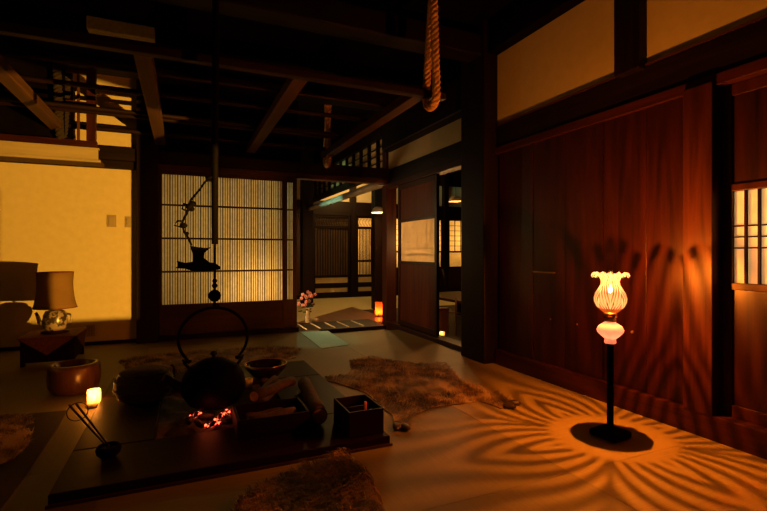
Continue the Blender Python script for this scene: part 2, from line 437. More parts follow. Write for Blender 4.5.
# ribbed glass sliding doors on the back wall
def ribbed_door(name, x0, x1, yp, slats, label=None):
    root = bpy.data.objects.new(name, None); COL.objects.link(root); root['kind'] = 'structure'
    bm = nb()
    box(bm, x0, x0+.035, yp, yp+.035, .055, 1.86); box(bm, x1-.05, x1, yp, yp+.035, .055, 1.86)
    box(bm, x0+.035, x1-.05, yp, yp+.035, 1.81, 1.86); box(bm, x0+.035, x1-.05, yp, yp+.035, .055, .12)
    box(bm, x0+.035, x1-.05, yp, yp+.035, .345, .385)
    obj('door_frame', bm, M['frame_z'], root, .003)
    bm = nb(); box(bm, x0+.035, x1-.05, yp+.01, yp+.022, .12, .345)
    obj('kick_panel', bm, M['frame_x'], root)
    bm = nb()
    for z in (.745, 1.11, 1.475): box(bm, x0+.035, x1-.05, yp-.004, yp+.012, z-.010, z+.010)
    obj('rail', bm, M['frame_x'], root)
    bm = nb(); box(bm, x0+.035, x1-.05, yp+.022, yp+.027, .385, 1.81)
    obj('glass_pane', bm, M['ribglass'], root)
    bm = nb()
    n = slats
    for i in range(1, n):
        x = x0+.035+(x1-x0-.085)*i/n
        wd = .0032 if i % 3 else .0055
        box(bm, x-wd, x+wd, yp+.012, yp+.021, .385, 1.81)
    obj('slats', bm, M['objw_z'], root)
    return root
ribbed_door('door_3', -.235, 1.155, 5.545, 50)
ribbed_door('door_4', 1.07, 1.29, 5.60, 8)
# left plaster wall fittings
def plate(name, lab, cat, x, z, w_, h_, extra):
    t = thing(name, lab, cat, (x, 5.57, z))
    cp = obj('cover_plate', bx(-w_/2, w_/2, -.010, 0, -h_/2, h_/2), M['white'], t, .002)
    bm = nb(); extra(bm)
    obj('rocker' if cat == 'switch' else 'sockets', bm, M['white'] if cat == 'switch' else M['hoof'], cp, .001)
plate('light_switch', 'square ivory light switch plate on the yellow lit plaster wall', 'switch', -.675, 1.285, .085, .125, lambda bm: box(bm, -.024, .024, -.018, -.008, -.045, .045))
plate('light_switch', 'narrow ivory switch with two knobs at the edge of the shadow', 'switch', -.525, 1.28, .055, .115, lambda bm: (box(bm, -.012, .012, -.022, -.008, .008, .034), box(bm, -.012, .012, -.022, -.008, -.034, -.008)))
def sock(bm):
    for z in (-.03, 0, .03):
        box(bm, -.014, -.009, -.012, -.008, z-.008, z+.008); box(bm, .009, .014, -.012, -.008, z-.008, z+.008)
plate('wall_outlet', 'ivory power outlet low on the wall beside the cloth covered table', 'outlet', -.865, .15, .075, .12, sock)

# cabinet shelf hung high on the back wall, left
t = thing('wall_shelf', 'cream fronted shelf hung high on the back wall under the ceiling', 'shelf', (-1.7, 5.12, 1.815))
bm = nb(); box(bm, -1.5, .965, 0, .025, .02, .13); box(bm, -1.5, .985, -.012, .03, 0, .022); box(bm, -1.5, .975, -.006, .028, .118, .136)
obj('fascia', bm, M['cream'], t, .003)
obj('shelf_board', bx(-1.5, .965, .025, .44, .02, .05), M['beam_x'], t)
obj('top_rail', bx(-1.5, .955, .005, .06, .136, .20), M['red_x'], t, .004)
obj('post', bx(.87, .945, -.005, .07, .20, 1.135), M['red_z'], t, .004)
bm = nb(); box(bm, .79, .81, .02, .06, .20, 1.0)
for z in (.55, .85): box(bm, .70, .87, .02, .05, z-.02, z+.02)
obj('side_lattice', bm, M['frame_z'], t, .003)
obj('back_box', bx(-1.5, .68, .06, .42, .20, 1.13), M['black'], t)

# ------------------------------------------------------------------ rooms beyond
bm = nb()
prism(bm, [(1.30, 6.2), (2.9, 6.2), (2.9, 8.1), (1.30, 6.35)], -.09, -.05)  # slanted far edge follows a cast shadow, shade put into the boards' colour
struct('floor_passage', bm, M['passagefloor'])
bm = nb()
box(bm, -1.5, 1.30, 5.72, 10.0, -.09, -.05); prism(bm, [(1.30, 6.35), (2.9, 8.1), (2.9, 10.0), (1.30, 10.0)], -.09, -.05); box(bm, 2.9, 8.5, 7.6, 10.0, -.09, -.05)  # slanted near edge is the bright side of that painted shadow line
struct('floor_far_room', bm, M['farmat'])
struct('floor_side_room', bx(2.62, 8.5, 2.0, 7.6, -.09, -.052), M['dark_x'])
bm = nb(); box(bm, 1.301, 2.47, 5.552, 6.2, -.05, -.004)
struct('trim_18', bm, M['dark_x'])
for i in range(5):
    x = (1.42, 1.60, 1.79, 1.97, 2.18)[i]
    bm = bx(x-.009, x+.009, 5.64, 6.12, -.004, .0015)  # pale strips painted for light showing through gaps between boards
    tag(obj('light_slit', bm, M['stone']), ('leftmost' if i == 0 else 'second from left' if i == 1 else 'middle' if i == 2 else 'second from right' if i == 3 else 'rightmost')+' of the five pale strips standing for light slits in the dark threshold board', 'slat', 'pale strips painted as light slits in the threshold board')
# far wall
bm = nb(); box(bm, -1.5, 3.62, 10.0, 10.1, -.05, 2.95); box(bm, 3.62, 8.5, 10.0, 10.1, 1.79, 2.95); box(bm, 4.13, 8.5, 10.0, 10.1, -.05, .58); box(bm, 4.13, 4.27, 10., 10.1, .58, 1.79); box(bm, 7.35, 8.5, 10., 10.1, .58, 1.79); box(bm, -1.5, 8.5, 11.0, 11.1, -.05, 2.95)
struct('wall_far', bm, M['plank'])
struct('wall_far_upper', bx(.5, 8.5, 9.96, 10.0, 2.12, 2.62), M['plaster'])
bm = nb()
for x in (2.50, 3.50, 4.13, 5.94, 7.4): box(bm, x, x+.13, 9.84, 9.99, -.05, 2.95)
struct('trim_19', bm, M['dark_z'], .004)
struct('trim_20', bx(-1.5, 8.5, 9.86, 9.99, 1.79, 2.10), M['dark_x'], .004)
struct('trim_21', bx(-1.5, 8.5, 9.85, 9.99, -.05, .04), M['dark_x'], .004)
# lattice screens of the far wall
def screen(name, x0, x1, bright):
    r = bpy.data.objects.new(name, None); COL.objects.link(r); r['kind'] = 'structure'
    bm = nb(); box(bm, x0, x0+.05, 9.88, 9.92, .04, 1.79); box(bm, x1-.05, x1, 9.88, 9.92, .04, 1.79)
    for z0, z1 in ((.04, .07), (.17, .28), (.40, .46), (1.50, 1.56), (1.75, 1.79)): box(bm, x0+.05, x1-.05, 9.88, 9.92, z0, z1)
    obj('door_frame', bm, M['dark_z'], r, .003)
    bm = nb(); box(bm, x0+.05, x1-.05, 9.925, 9.94, .05, .46); obj('kick_panel', bm, M['farcream'], r)
    bm = nb(); box(bm, x0+.05, x1-.05, 9.925, 9.93, .46, 1.75)
    obj('glass_pane', bm, M['paper'] if bright else M['darkpane'], r)
    bm = nb(); n = 11 if bright else 13
    for i in range(1, n):
        x = x0+.05+(x1-x0-.1)*i/n; box(bm, x-.009, x+.009, 9.895, 9.915, .46, 1.5)
    n = int((x1-x0)/.045)
    for i in range(n):
        x = x0+.06+(x1-x0-.12)*i/n
        tube(bm, [(x, 9.90, 1.57), (x+.03, 9.90, 1.66), (x, 9.90, 1.74)], .008, 6)
    if bright:
        for k in range(22):
            z = .80+k*.032; tube(bm, [(x0+.05+(x1-x0-.1)*j/8, 9.905, z+.012*(-1)**j) for j in range(9)], .004, 5)
        box(bm, x0+.05, x1-.05, 9.885, 9.915, .74, .79)
    obj('lattice', bm, M['smoke_z'], r)
M['farcream'] = noisy('W_far_panel', (.62, .50, .22), (.7, .58, .28), (5, 5, 5), .8)
M['darkpane'] = noisy('W_dark_pane', (.03, .018, .008), (.08, .045, .018), (30, 1, 3), .35)
screen('door_5', 2.635, 3.495, False)
screen('door_6', 3.64, 4.13, True)
def window_far(name, x0, x1):
    r = bpy.data.objects.new(name, None); COL.objects.link(r); r['kind'] = 'structure'
    bm = nb(); box(bm, x0, x0+.04, 9.88, 9.92, .60, 1.79); box(bm, x1-.04, x1, 9.88, 9.92, .60, 1.79)
    for z0, z1 in ((.56, .61), (.96, 1.0), (1.76, 1.79)): box(bm, x0, x1, 9.88, 9.92, z0, z1)
    nn = max(1, round((x1-x0)/.42))
    for i in range(1, nn):
        x = x0+(x1-x0)*i/nn; box(bm, x-.02, x+.02, 9.88, 9.92, .61, .96)
    obj('window_frame', bm, M['dark_z'], r, .003)
    obj('paper_pane', bx(x0+.04, x1-.04, 9.925, 9.93, 1.0, 1.76), M['paper'], r)
    bm = nb(); n = max(2, round((x1-x0)/.19))
    for i in range(1, n):
        x = x0+.04+(x1-x0-.08)*i/n; box(bm, x-.008, x+.008, 9.905, 9.92, 1.0, 1.76)
    for i in range(1, 6):
        z = 1.0+.76*i/6; box(bm, x0+.04, x1-.04, 9.91, 9.92, z-.006, z+.006)
    obj('lattice', bm, M['objw_z'], r)
    obj('glass_pane', bx(x0+.04, x1-.04, 9.90, 9.904, .61, .96), M['glass'], r)
    obj('lower_panel', bx(x0+.04, x1-.04, 9.93, 9.934, .61, .96), M['paper'], r)
window_far('window_1', 4.27, 5.0); window_far('window_2', 5.02, 5.93); window_far('window_3', 6.08, 7.35)
# pillars in the next room
def ground_post(name, x, y, w_, mat, z1=2.95): struct(name, bx(x-w_/2, x+w_/2, y-w_/2, y+w_/2, -.05, z1), mat, .006)
ground_post('trim_22', 2.13, 8.45, .20, M['dark_z'])
ground_post('trim_23', 3.21, 7.62, .17, M['smoke_z'])
# rough log lintel caught by the cool light
bm = nb(); pts = []; rr = []
for i in range(15):
    f = i/14; pts.append((2.50-.36*f, 5.62+2.75*f, 1.90-.14*f)); rr.append(.062-.024*f+.003*math.sin(i*2.1))
tube(bm, pts, rr, 8, flat=.8)
struct('trim_24', bm, wood('W_pale_hewn_log', (.10, .075, .05), (.32, .27, .20), 'y', .35, .9, 16))
# lattice transom above the passage, on its right side
bm = nb()
box(bm, 2.46, 2.56, 5.70, 9.84, 2.02, 2.10); box(bm, 2.46, 2.56, 5.70, 9.84, 2.52, 2.95)
for i in range(12): box(bm, 2.48, 2.52, 5.9+i*.33, 5.94+i*.33, 2.10, 2.52)
for z in (2.2, 2.3, 2.4): box(bm, 2.485, 2.50, 5.70, 9.84, z-.006, z+.006)
struct('trim_25', bm, M['dark_y'])
struct('wall_passage_upper', bx(2.525, 2.545, 5.70, 9.84, 2.10, 2.52), noisy('W_aged_gold_plaster', (.20, .12, .04), (.55, .38, .15), (9, 3, 9), .8, 6, lo=.42, hi=.6))
struct('wall_far_left', bx(-1.6, -1.5, 5.67, 10.0, -.05, 2.95), M['plank'])
struct('wall_far_right', bx(8.5, 8.6, 2.0, 10.0, -.05, 2.95), M['plank'])
struct('wall_side_front', bx(2.7, 8.5, 1.9, 2.0, -.05, 2.95), M['plank'])

# hooded ceiling lamps
def hood(loc, lab):
    t = thing('pendant_lamp', lab, 'lamp', loc, 0, 'hooded pendant lamps in the far rooms')
    bm = nb(); lathe(bm, [(.02, .10), (.06, .095), (.11, .06), (.135, 0), (.13, 0), (.105, .055), (.055, .088), (.015, .092)], n=24, caps=(False, False))
    obj('lamp_shade', bm, M['stone'], t)
    bm = nb(); tube(bm, [(0, 0, .09), (0, 0, 2.95-loc[2])], .004, 6); obj('cord', bm, M['blackiron'], t)
    bm = nb(); ball(bm, (0, 0, .045), .022); obj('bulb', bm, M['faintflame'], t)
    return t
WARM = (1, .50, .13)
a = hood((4.78, 7.5, 1.93), 'hooded pendant lamp seen through the side doorway on the right')
point('pendant_light', (0, 0, .015), WARM, 10, .03, a)
b = hood((2.95, 6.98, 1.61), 'hooded pendant lamp beside the dark pillar past the passage'); b.scale = (.8, .8, 1)
point('pendant_light', (0, 0, .012), WARM, 30, .03, b)
point('far_room_light', (3.3, 9.0, 2.4), (1, .55, .16), 75, .08)

# cool tube light over the passage + separate unseen lights added for its effect
t = thing('tube_light', 'cool white tube light fixed behind the sliding doors', 'lamp', (1.5, 6.9, 2.55))
obj('housing', bx(-.04, .04, -.3, .3, .03, .40), M['white'], t, .004)
bm = nb(); tube(bm, [(0, -.27, .012), (0, .27, .012)], .013, 10); obj('tube', bm, emis('cool_tube', (.45, 1, .85), 2.5), t)
cl = point('cool_light', (1.05, 6.55, 1.15), (.42, 1, .70), 190, .04, kind='SPOT', spot_size=math.radians(34), spot_blend=.6)
cl.rotation_euler = (Vector((2.3, 7.3, 1.8))-Vector((1.05, 6.55, 1.15))).to_track_quat('-Z', 'Y').to_euler()
point('cool_glow', (1.21, 5.93, 1.6), (.55, 1, .80), 1.6, .03)  # unseen point added to brighten and tint the narrow glass door
sp = point('cool_spot', (1.46, 6.35, 2.35), (.40, 1, .62), 44, .01, kind='SPOT', spot_size=math.radians(22), spot_blend=.6)
d = Vector((1.42, 4.98, 0))-Vector((1.46, 6.35, 2.35)); sp.rotation_euler = d.to_track_quat('-Z', 'Y').to_euler()

# pale green sheet in the doorway, its colour standing for cool light
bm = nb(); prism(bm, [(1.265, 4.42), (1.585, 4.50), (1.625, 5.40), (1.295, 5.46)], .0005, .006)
tag(obj('cool_floor_patch', bm, M['mat'], None, .002), 'thin pale green sheet on the tatami standing for a patch of cool light', 'mat')

# candles
def candle(name, lab, loc, h, r, mat, e, c=(1, .42, .10), fl=.5, group=None):
    t = thing(name, lab, 'candle', loc, 0, group)
    bm = nb(); lathe(bm, [(r*.92, 0), (r, .004), (r, h), (r-.003, h), (r-.004, .006), (.0001, .006)], n=24, caps=(True, False)); obj('cup', bm, mat, t)
    bm = nb(); lathe(bm, [(r*.8, .007), (r*.8, h*fl*.7), (.0001, h*fl*.7)], n=20); wx = obj('wax', bm, M['wax'], t)
    bm = nb(); f0 = h*fl*.7
    lathe(bm, [(.0005, f0+.002), (.006, f0+.010), (.007, f0+.018), (.004, f0+.030), (.0005, f0+.042)], n=10); obj('flame', bm, M['flame'], wx)
    point('candle_light', (0, 0, f0+.052), c, e, .008, t)
    return t
candle('candle_cup', 'glass candle cup glowing on the tatami beside the round brazier', (-.499, 3.33, 0), .105, .037, M['candleglass'], 6, (1, .38, .07))
candle('candle_cup', 'red candle lantern glowing in the passage by the pillar', (2.86, 6.72, -.05), .22, .065, M['redcup'], 7, (1, .40, .08), .25)
candle('candle_cup', 'small candle on the floor just inside the side doorway', (2.86, 4.80, -.05), .05, .035, M['candleglass'], .8, (1, .40, .08))
# wooden box behind the small candle
t = thing('box_lantern', 'upright brown box standing behind the small candle in the side room', 'box', (3.02, 5.08, -.052))
obj('body', bx(-.07, .07, -.07, .07, 0, .29), M['frame_z'], t, .004); obj('lid', bx(-.075, .075, -.075, .075, .29, .305), M['red_x'], t, .003)
# low table and bench of the side room
t = thing('low_table', 'dark low table in the side room with a thin upright rod', 'table', (3.75, 5.7, -.052))
obj('tabletop', bx(-.42, .42, -.75, .75, .34, .375), M['objw_y'], t, .004)
for sx in (-1, 1):
    for sy in (-1, 1): obj('leg', bx(sx*.37-.03, sx*.37+.03, sy*.68-.03, sy*.68+.03, 0, .34), M['objw_z'], t, .003)
bm = nb(); tube(bm, [(3.05, 4.78, -.052), (3.06, 4.80, .40)], .010, 8)
tube(bm, [(2.99, 4.85, .22), (3.12, 4.74, .22)], .007, 8)
tag(obj('kettle_stand_rod', bm, M['frame_z']), 'thin wooden upright with short crossbar behind the side doorway', 'stand')

# flowers in a vase
t = thing('flower_vase', 'slim pale vase of pink flowers at the foot of the dark pillar', 'vase', (1.615, 6.35, -.05))
bm = nb(); lathe(bm, [(.035, 0), (.04, .02), (.030, .12), (.024, .20), (.034, .235), (.029, .235), (.018, .2), (.02, .05)], n=20, caps=(True, True)); obj('vase', bm, M['stone'], t)
bm = nb(); bl = nb(); st = nb()
for i in range(16):
    a = random.uniform(0, 2*PI); r = random.uniform(.03, .16); z = .33+random.uniform(-.07, .13)
    c = Vector((r*math.cos(a), r*math.sin(a)*.7, z))
    for k in range(5):
        aa = 2*PI*k/5; ball(bm, c+Vector((.014*math.cos(aa), .006, .014*math.sin(aa))), .012, 1, .6, 1, 7, 5)
    tube(st, [(0, 0, .18), tuple(c*.5+Vector((0, 0, .14))), tuple(c)], .0025, 5)
    l = c*.75+Vector((random.uniform(-.03, .03), 0, -.03)); ball(bl, l, .022, 1, .35, .5, 7, 5)
obj('blossoms', bm, M['petal'], t); obj('stems', st, M['leaf'], t); obj('leaves', bl, M['leaf'], t)
bm = nb(); ball(bm, (0, 0, .035), .05, 1.2, .9, .72)
s_ = tag(obj('rounded_stone', bm, M['stone']), 'small pale rounded stone on the floor right of the flower vase', 'stone'); s_.location = (1.74, 6.45, -.05)

# lantern behind the ribbed glass
t = thing('paper_lantern', 'glowing lantern standing behind the ribbed glass door', 'lantern', (.86, 5.80, -.05))
bm = nb()
for sx in (-1, 1):
    for sy in (-1, 1): box(bm, sx*.08-.008, sx*.08+.008, sy*.08-.008, sy*.08+.008, 0, .66)
obj('frame', bm, M['frame_z'], t); obj('base', bx(-.10, .10, -.10, .10, .40, .42), M['frame_x'], t, .003)
bm = nb(); ball(bm, (0, 0, .54), .022); obj('bulb', bm, M['bulb'], t)
point('lantern_light', (0, -.125, .54), (1, .52, .16), 45, .02, t)
ar = point('pane_fill', (.45, 6.75, 1.25), (1, .56, .20), 26, kind='AREA', size=1.1)  # unseen area fill added to light the ribbed glass from behind
ar.rotation_euler = (math.radians(-90), 0, 0)
for x in (3.9, 4.7, 5.5, 6.7): point('pane_backlight', (x, 10.45, 1.3), (1, .50, .13), 80, .08)  # unseen points added to backlight the paper panes of the far wall
for y_ in (4.62, 5.05): point('side_door_backlight', (3.0, y_, 1.1), (1, .46, .14), 17, .05)  # unseen points added to backlight the side door's paper
point('pane_backlight', (3.15, 1.0, 1.15), (1, .66, .40), 42, .08)  # unseen point added to brighten the front right door's paper

# ------------------------------------------------------------------ ceiling frame hung over the hearth
t = thing('hanging_fire_rack', 'large dark wooden lattice rack hung by ropes above the hearth', 'rack', (.3, 2.96, 2.09))
def W(x, y, z): return (x-.3, y-2.96, z-2.09)
def wbox(x0, x1, y0, y1, z0, z1): return bx(x0-.3, x1-.3, y0-2.96, y1-2.96, z0-2.09, z1-2.09)
obj('front_beam', wbox(-2.6, 1.80, 2.95, 3.01, 2.09, 2.14), M['smoke_x'], t, .006)
for x in (-1.07, -.21, .72, 1.60): obj('cross_beam', wbox(x-.05, x+.05, 3.011, 5.44, 2.095, 2.17), M['beam_y'], t, .006)
for y, z, r in ((3.55, 2.19, .014), (4.02, 2.195, .020), (4.78, 2.20, .020), (5.38, 2.20, .026)):
    bm = nb(); tube(bm, [W(-2.6, y, z), W(-.4, y+.02, z+.004), W(.9, y-.01, z-.003), W(1.72, y, z)], r, 8); obj('batten', bm, M['smoke_x'], t)
# hanging ropes
def rope(name, lab, x, y, ztop, zbot, spread, r, rm='rope'):
    t = thing(name, lab, 'rope', (x, y, zbot), 0, 'straw ropes holding the fire rack')
    def path(f):   # down the front, under, up the back
        L1 = ztop-zbot-spread; tot = 2*L1+PI*spread; s = f*tot
        if s < L1: return Vector((.03*s/L1, -spread, ztop-zbot-s))
        if s < L1+PI*spread:
            a = (s-L1)/spread; return Vector((.03, -spread*math.cos(a), spread-spread*math.sin(a)))
        s -= L1+PI*spread; return Vector((.03+.06*s/L1, spread+.01, spread+s))
    for k, nm in ((0, 'strand'), (1, 'strand'), (2, 'strand')):
        bm = nb(); pts = []; n = 170
        for i in range(n):
            f = i/(n-1); p = path(f); q = path(min(1, f+.002))-path(max(0, f-.002)); q.normalize()
            a = Vector((1, 0, 0)); b = q.cross(a).normalized(); ph = f*2*PI*(ztop-zbot)*2/.11+k*2*PI/3
            pts.append(p+(a*math.cos(ph)+b*math.sin(ph))*r*.52)
        tube(bm, pts, r*.55, 6); obj(nm, bm, M[rm], t)
rope('hanging_rope', 'thick twisted straw rope looped under the near right end of the hung rack', 1.63, 2.93, 2.94, 2.01, .075, .030)
rope('hanging_rope', 'twisted rope holding the far right corner of the hung rack', 1.56, 5.32, 2.94, 2.0, .07, .034)
rope('hanging_rope', 'twisted rope darkened for shade, looped under the far left of the hung rack', -1.07, 5.18, 2.94, 2.02, .07, .036, 'blackcloth')  # dark material puts the blocked light into the rope's colour
# roof beams
struct('trim_26', bx(-3.6, 2.5, 3.3, 3.5, 2.66, 2.84), M['dark_x'], .01)
struct('trim_29', bx(-.73, -.22, 4.5, 4.62, 2.82, 2.93), M['stone'], .01)  # pale material paints the light on this beam end
struct('trim_27', bx(-3.6, 2.5, 5.0, 5.2, 2.68, 2.85), M['dark_x'], .01)
bm = nb(); tube(bm, [(-3.6, 4.3, 2.68), (-1, 4.25, 2.62), (1, 4.3, 2.66), (2.5, 4.2, 2.62)], [.055, .05, .06, .05], 12)
struct('trim_28', bm, M['smoke_x'])
bm = nb(); tube(bm, [(-2.2, 4.58, 2.188), (-1.0, 4.60, 2.188), (.3, 4.61, 2.188), (1.5, 4.60, 2.188)], .018, 8)
tag(obj('bamboo_pole', bm, M['smoke_x']), 'long slim bamboo pole lying across the hanging rack', 'pole')

# ------------------------------------------------------------------ hearth
HX0, HX1, HY0, HY1 = -.46, .945, 2.08, 3.84
t = thing('sunken_hearth', 'square hearth with dark polished wood surround and grey ash bed', 'hearth', (.2, 2.9, 0))
def H(x0, x1, y0, y1, z0, z1): return bx(x0-.2, x1-.2, y0-2.9, y1-2.9, z0, z1)
obj('edge_board', H(HX0, HX1, HY0, 2.50, .001, .045), M['objw_x'], t, .005)
obj('edge_board', H(HX0, HX1, 3.35, HY1, .001, .045), M['objw_x'], t, .005)
obj('edge_board', H(HX0, -.12, 2.503, 3.347, .001, .045), M['objw_y'], t, .005)
obj('edge_board', H(.56, HX1, 2.503, 3.347, .001, .045), M['objw_y'], t, .005)
bm = nb(); box(bm, HX0-.205, HX1-.195, HY0-2.905-.012, HY0-2.905, .0008, .012)
obj('edging_strip', bm, M['frame_x'], t)
bm = nb(); n = 30
vs = [[bm.verts.new((-.318+.676*i/n, -.395+.84*j/n, .014+.010*math.sin(i*.9)*math.cos(j*.7)+random.uniform(0, .006))) for j in range(n+1)] for i in range(n+1)]
for i in range(n):
    for j in range(n):
        f = bm.faces.new((vs[i][j], vs[i+1][j], vs[i+1][j+1], vs[i][j+1])); f.smooth = True
obj('ash_bed', bm, M['ash'], t)
# charcoal and embers
spots = [(.10, 2.80, 0, 0), (.17, 2.76, 1, 1), (.06, 2.70, 2, 0), (.13, 2.66, .6, 1), (.235, 2.80, 2.2, 1), (.02, 2.78, 1.4, 0), (.26, 2.72, .3, 0), (.05, 2.84, .9, 1), (.20, 2.67, 2.6, 0), (.08, 2.91, 1.8, 0)]
nam = ['charcoal piece at the back left of the embers', 'brightest glowing charcoal piece in the middle of the embers', 'charcoal sliver at the front left of the embers', 'small glowing charcoal piece nearest the front edge', 'glowing charcoal piece on the right of the embers', 'black charcoal piece left of the embers', 'black charcoal piece right of the embers', 'glowing charcoal piece farthest back at the left under the kettle', 'black charcoal lump in front of the embers on the right', 'black charcoal lump behind the embers']
for (x, y, a, g), lb in zip(spots, nam):
    bm = nb(); ln = .05 if g else .04
    tube(bm, [(-ln, 0, 0), (-ln*.3, .004, .004), (ln*.4, -.003, .002), (ln, 0, 0)], [.012, .017, .016, .010], 7)
    o = obj('charcoal', bm, M['ember'] if g else M['charcoal']); o.location = (x+.02, y-.065, .044); o.rotation_euler = (random.uniform(-.2, .2), random.uniform(-.12, .12), a)
    tag(o, lb, 'charcoal', 'charcoal burning in the hearth')
point('ember_light', (.13, 2.67, .10), (1, .12, .03), .35, .05)

# kettle
KX, KY = .17, 2.87
t = thing('iron_kettle', 'big black iron kettle hanging over the embers by a ring handle', 'kettle', (KX, KY, .055))
bm = nb(); lathe(bm, [(.0001, 0), (.09, .002), (.14, .03), (.176, .09), (.180, .13), (.168, .185), (.140, .232), (.095, .256), (.0001, .258)], n=40); obj('body', bm, M['blackiron'], t)
bm = nb(); lathe(bm, [(.10, .246), (.098, .256), (.06, .275), (.02, .284), (.0001, .285)], n=32); lid = obj('lid', bm, M['blackiron'], t)
bm = nb(); lathe(bm, [(.012, .280), (.009, .292), (.02, .305), (.016, .32), (.0001, .324)], n=16); obj('lid_knob', bm, M['iron'], lid)
bm = nb(); tube(bm, [(-.15, -.02, .13), (-.20, -.03, .15), (-.235, -.035, .19), (-.262, -.04, .205)], [.034, .027, .021, .018], 14); obj('spout', bm, M['iron'], t)
for s in (-1, 1):
    bm = nb(); tube(bm, [(s*.125, 0, .225), (s*.155, 0, .262), (s*.165, 0, .285), (s*.145, 0, .29), (s*.132, 0, .262)], .009, 8); obj('lug', bm, M['iron'], t)
bm = nb(); pts = [(-.12, 0, .275), (-.165, 0, .270)]
for i in range(33):
    a = math.radians(222-i*(264/32)); pts.append((.19*math.cos(a), 0, .40+.175*math.sin(a)))
pts += [(.165, 0, .270), (.12, 0, .275)]
tube(bm, pts, .0085, 10); obj('handle', bm, M['blackiron'], t)
# pot hook
t = thing('pot_hook', 'long black hanging pot hook with fish shaped lever above the kettle', 'hook', (KX+.005, KY-.005, .632))
bm = nb(); tube(bm, [(0, 0, .37), (0, 0, 1.0), (.006, 0, 1.6), (0, 0, 2.31)], [.017, .021, .020, .017], 12); obj('bamboo_tube', bm, M['blackiron'], t)
bm = nb(); tube(bm, [(.004, 0, 0), (.016, 0, -.004), (.022, 0, .008), (.012, 0, .02), (0, 0, .022), (0, 0, .40)], .006, 8); rod = obj('hook_rod', bm, M['blackiron'], t)
for z, r in ((.068, .036), (.127, .016), (.155, .014), (.018, .013)):
    bm = nb(); ball(bm, (0, 0, z), r, 1, .8, 1); obj('bead', bm, M['blackiron'], rod)
bm = nb()   # fish lever with raised tail
fish = [(.035, .235), (.0, .262), (-.025, .262), (-.06, .29), (-.055, .32), (-.02, .352), (-.05, .348), (-.09, .352), (-.135, .36), (-.125, .33), (-.115, .30), (-.12, .268), (-.16, .262), (-.205, .275), (-.195, .248), (-.21, .232), (-.16, .228), (-.12, .215), (-.05, .212), (.03, .222)]
v1 = [bm.verts.new((x, -.012, z)) for x, z in fish]; v2 = [bm.verts.new((x, .012, z)) for x, z in fish]
bm.faces.new(v1); bm.faces.new(list(reversed(v2)))
for i in range(len(fish)): bm.faces.new((v1[i], v1[(i+1) % len(fish)], v2[(i+1) % len(fish)], v2[i]))
obj('fish_lever', bm, M['blackiron'], t, .004)
bm = nb(); tube(bm, [(-.125, 0, .36), (-.14, 0, .40), (-.165, .0, .44), (-.175, 0, .49), (-.145, 0, .56), (-.13, 0, .62), (-.085, 0, .68), (-.05, 0, .735), (0, 0, .745)], [.006, .007, .006, .006, .008, .007, .006, .006, .008], 8)
for c, r in (((-.15, 0, .43), .013), ((-.168, 0, .475), .022), ((-.137, 0, .585), .022), ((-.12, 0, .60), .022), ((-.125, 0, .57), .018)):
    ball(bm, c, r, 1, .5, .8, 10, 7)
tube(bm, [(-.13, 0, .59), (-.17, 0, .60), (-.175, 0, .57), (-.145, 0, .555)], .005, 6)
tube(bm, [(-.17, 0, .50), (-.20, 0, .50), (-.215, 0, .475), (-.18, 0, .465)], .005, 6)
tube(bm, [(-.05, 0, .75), (.0, 0, .765)], .012, 8)
obj('lever_cord', bm, M['blackiron'], t)

# straw basket behind the hearth
t = thing('straw_basket', 'round dark straw basket on the hearth edge left of the kettle', 'basket', (-.215, 3.20, .046))
bm = nb()
lathe(bm, [(.10, 0), (.145, .03), (.165, .08), (.16, .13), (.135, .17), (.10, .19), (.06, .197), (.0001, .2)], n=36, wave=lambda k, a, r, z: (r*(1+.02*math.sin(14*a+k)), z)); obj('body', bm, M['straw'], t)
for z, r in ((.03, .141), (.08, .163), (.13, .157), (.17, .131)):
    bm = nb(); tube(bm, [(r*math.cos(2*PI*i/36), r*math.sin(2*PI*i/36), z) for i in range(36)], .008, 6, closed=True); obj('rim_coil', bm, M['straw'], t)
# iron rod standing by the kettle
bm = nb(); tube(bm, [(0, 0, 0), (-.003, 0, .14), (-.012, 0, .155), (-.02, 0, .148)], .005, 8); tube(bm, [(0, 0, 0), (.001, 0, .13)], .007, 8)
o = tag(obj('fire_poker', bm, M['iron']), 'thin iron poker standing upright left of the kettle', 'poker'); o.location = (-.05, 3.40, .046)
# ash pot and fire tongs
t = thing('ash_pot', 'small black iron pot holding the fire tongs', 'pot', (-.299, 2.36, .046)); t.scale = (.62, .62, .62)
bm = nb(); lathe(bm, [(.045, 0), (.075, .03), (.082, .06), (.07, .085), (.062, .085), (.072, .058), (.065, .03), (.0001, .02)], n=28, caps=(True, False)); obj('body', bm, M['blackiron'], t)
bm = nb(); lathe(bm, [(.064, .060), (.03, .066), (.0001, .068)], n=20, caps=(False, False)); obj('ash', bm, M['charcoal'], t)
t = thing('fire_tongs', 'pair of iron fire tongs with a ring leaning out of the small pot', 'tongs', (-.299, 2.36, .09))
for s in (-1, 1):
    bm = nb(); tube(bm, [(s*.004, 0, 0), (-.085+s*.010, .10, .075), (-.17+s*.014, .20, .15)], [.003, .0042, .005], 8); obj('rod', bm, M['iron'], t)
bm = nb(); tube(bm, [(-.145+.042*math.cos(2*PI*i/24), .165+.02*math.sin(2*PI*i/24), .125+.036*math.sin(2*PI*i/24)) for i in range(24)], .0022, 6, closed=True); obj('ring', bm, M['iron'], t)

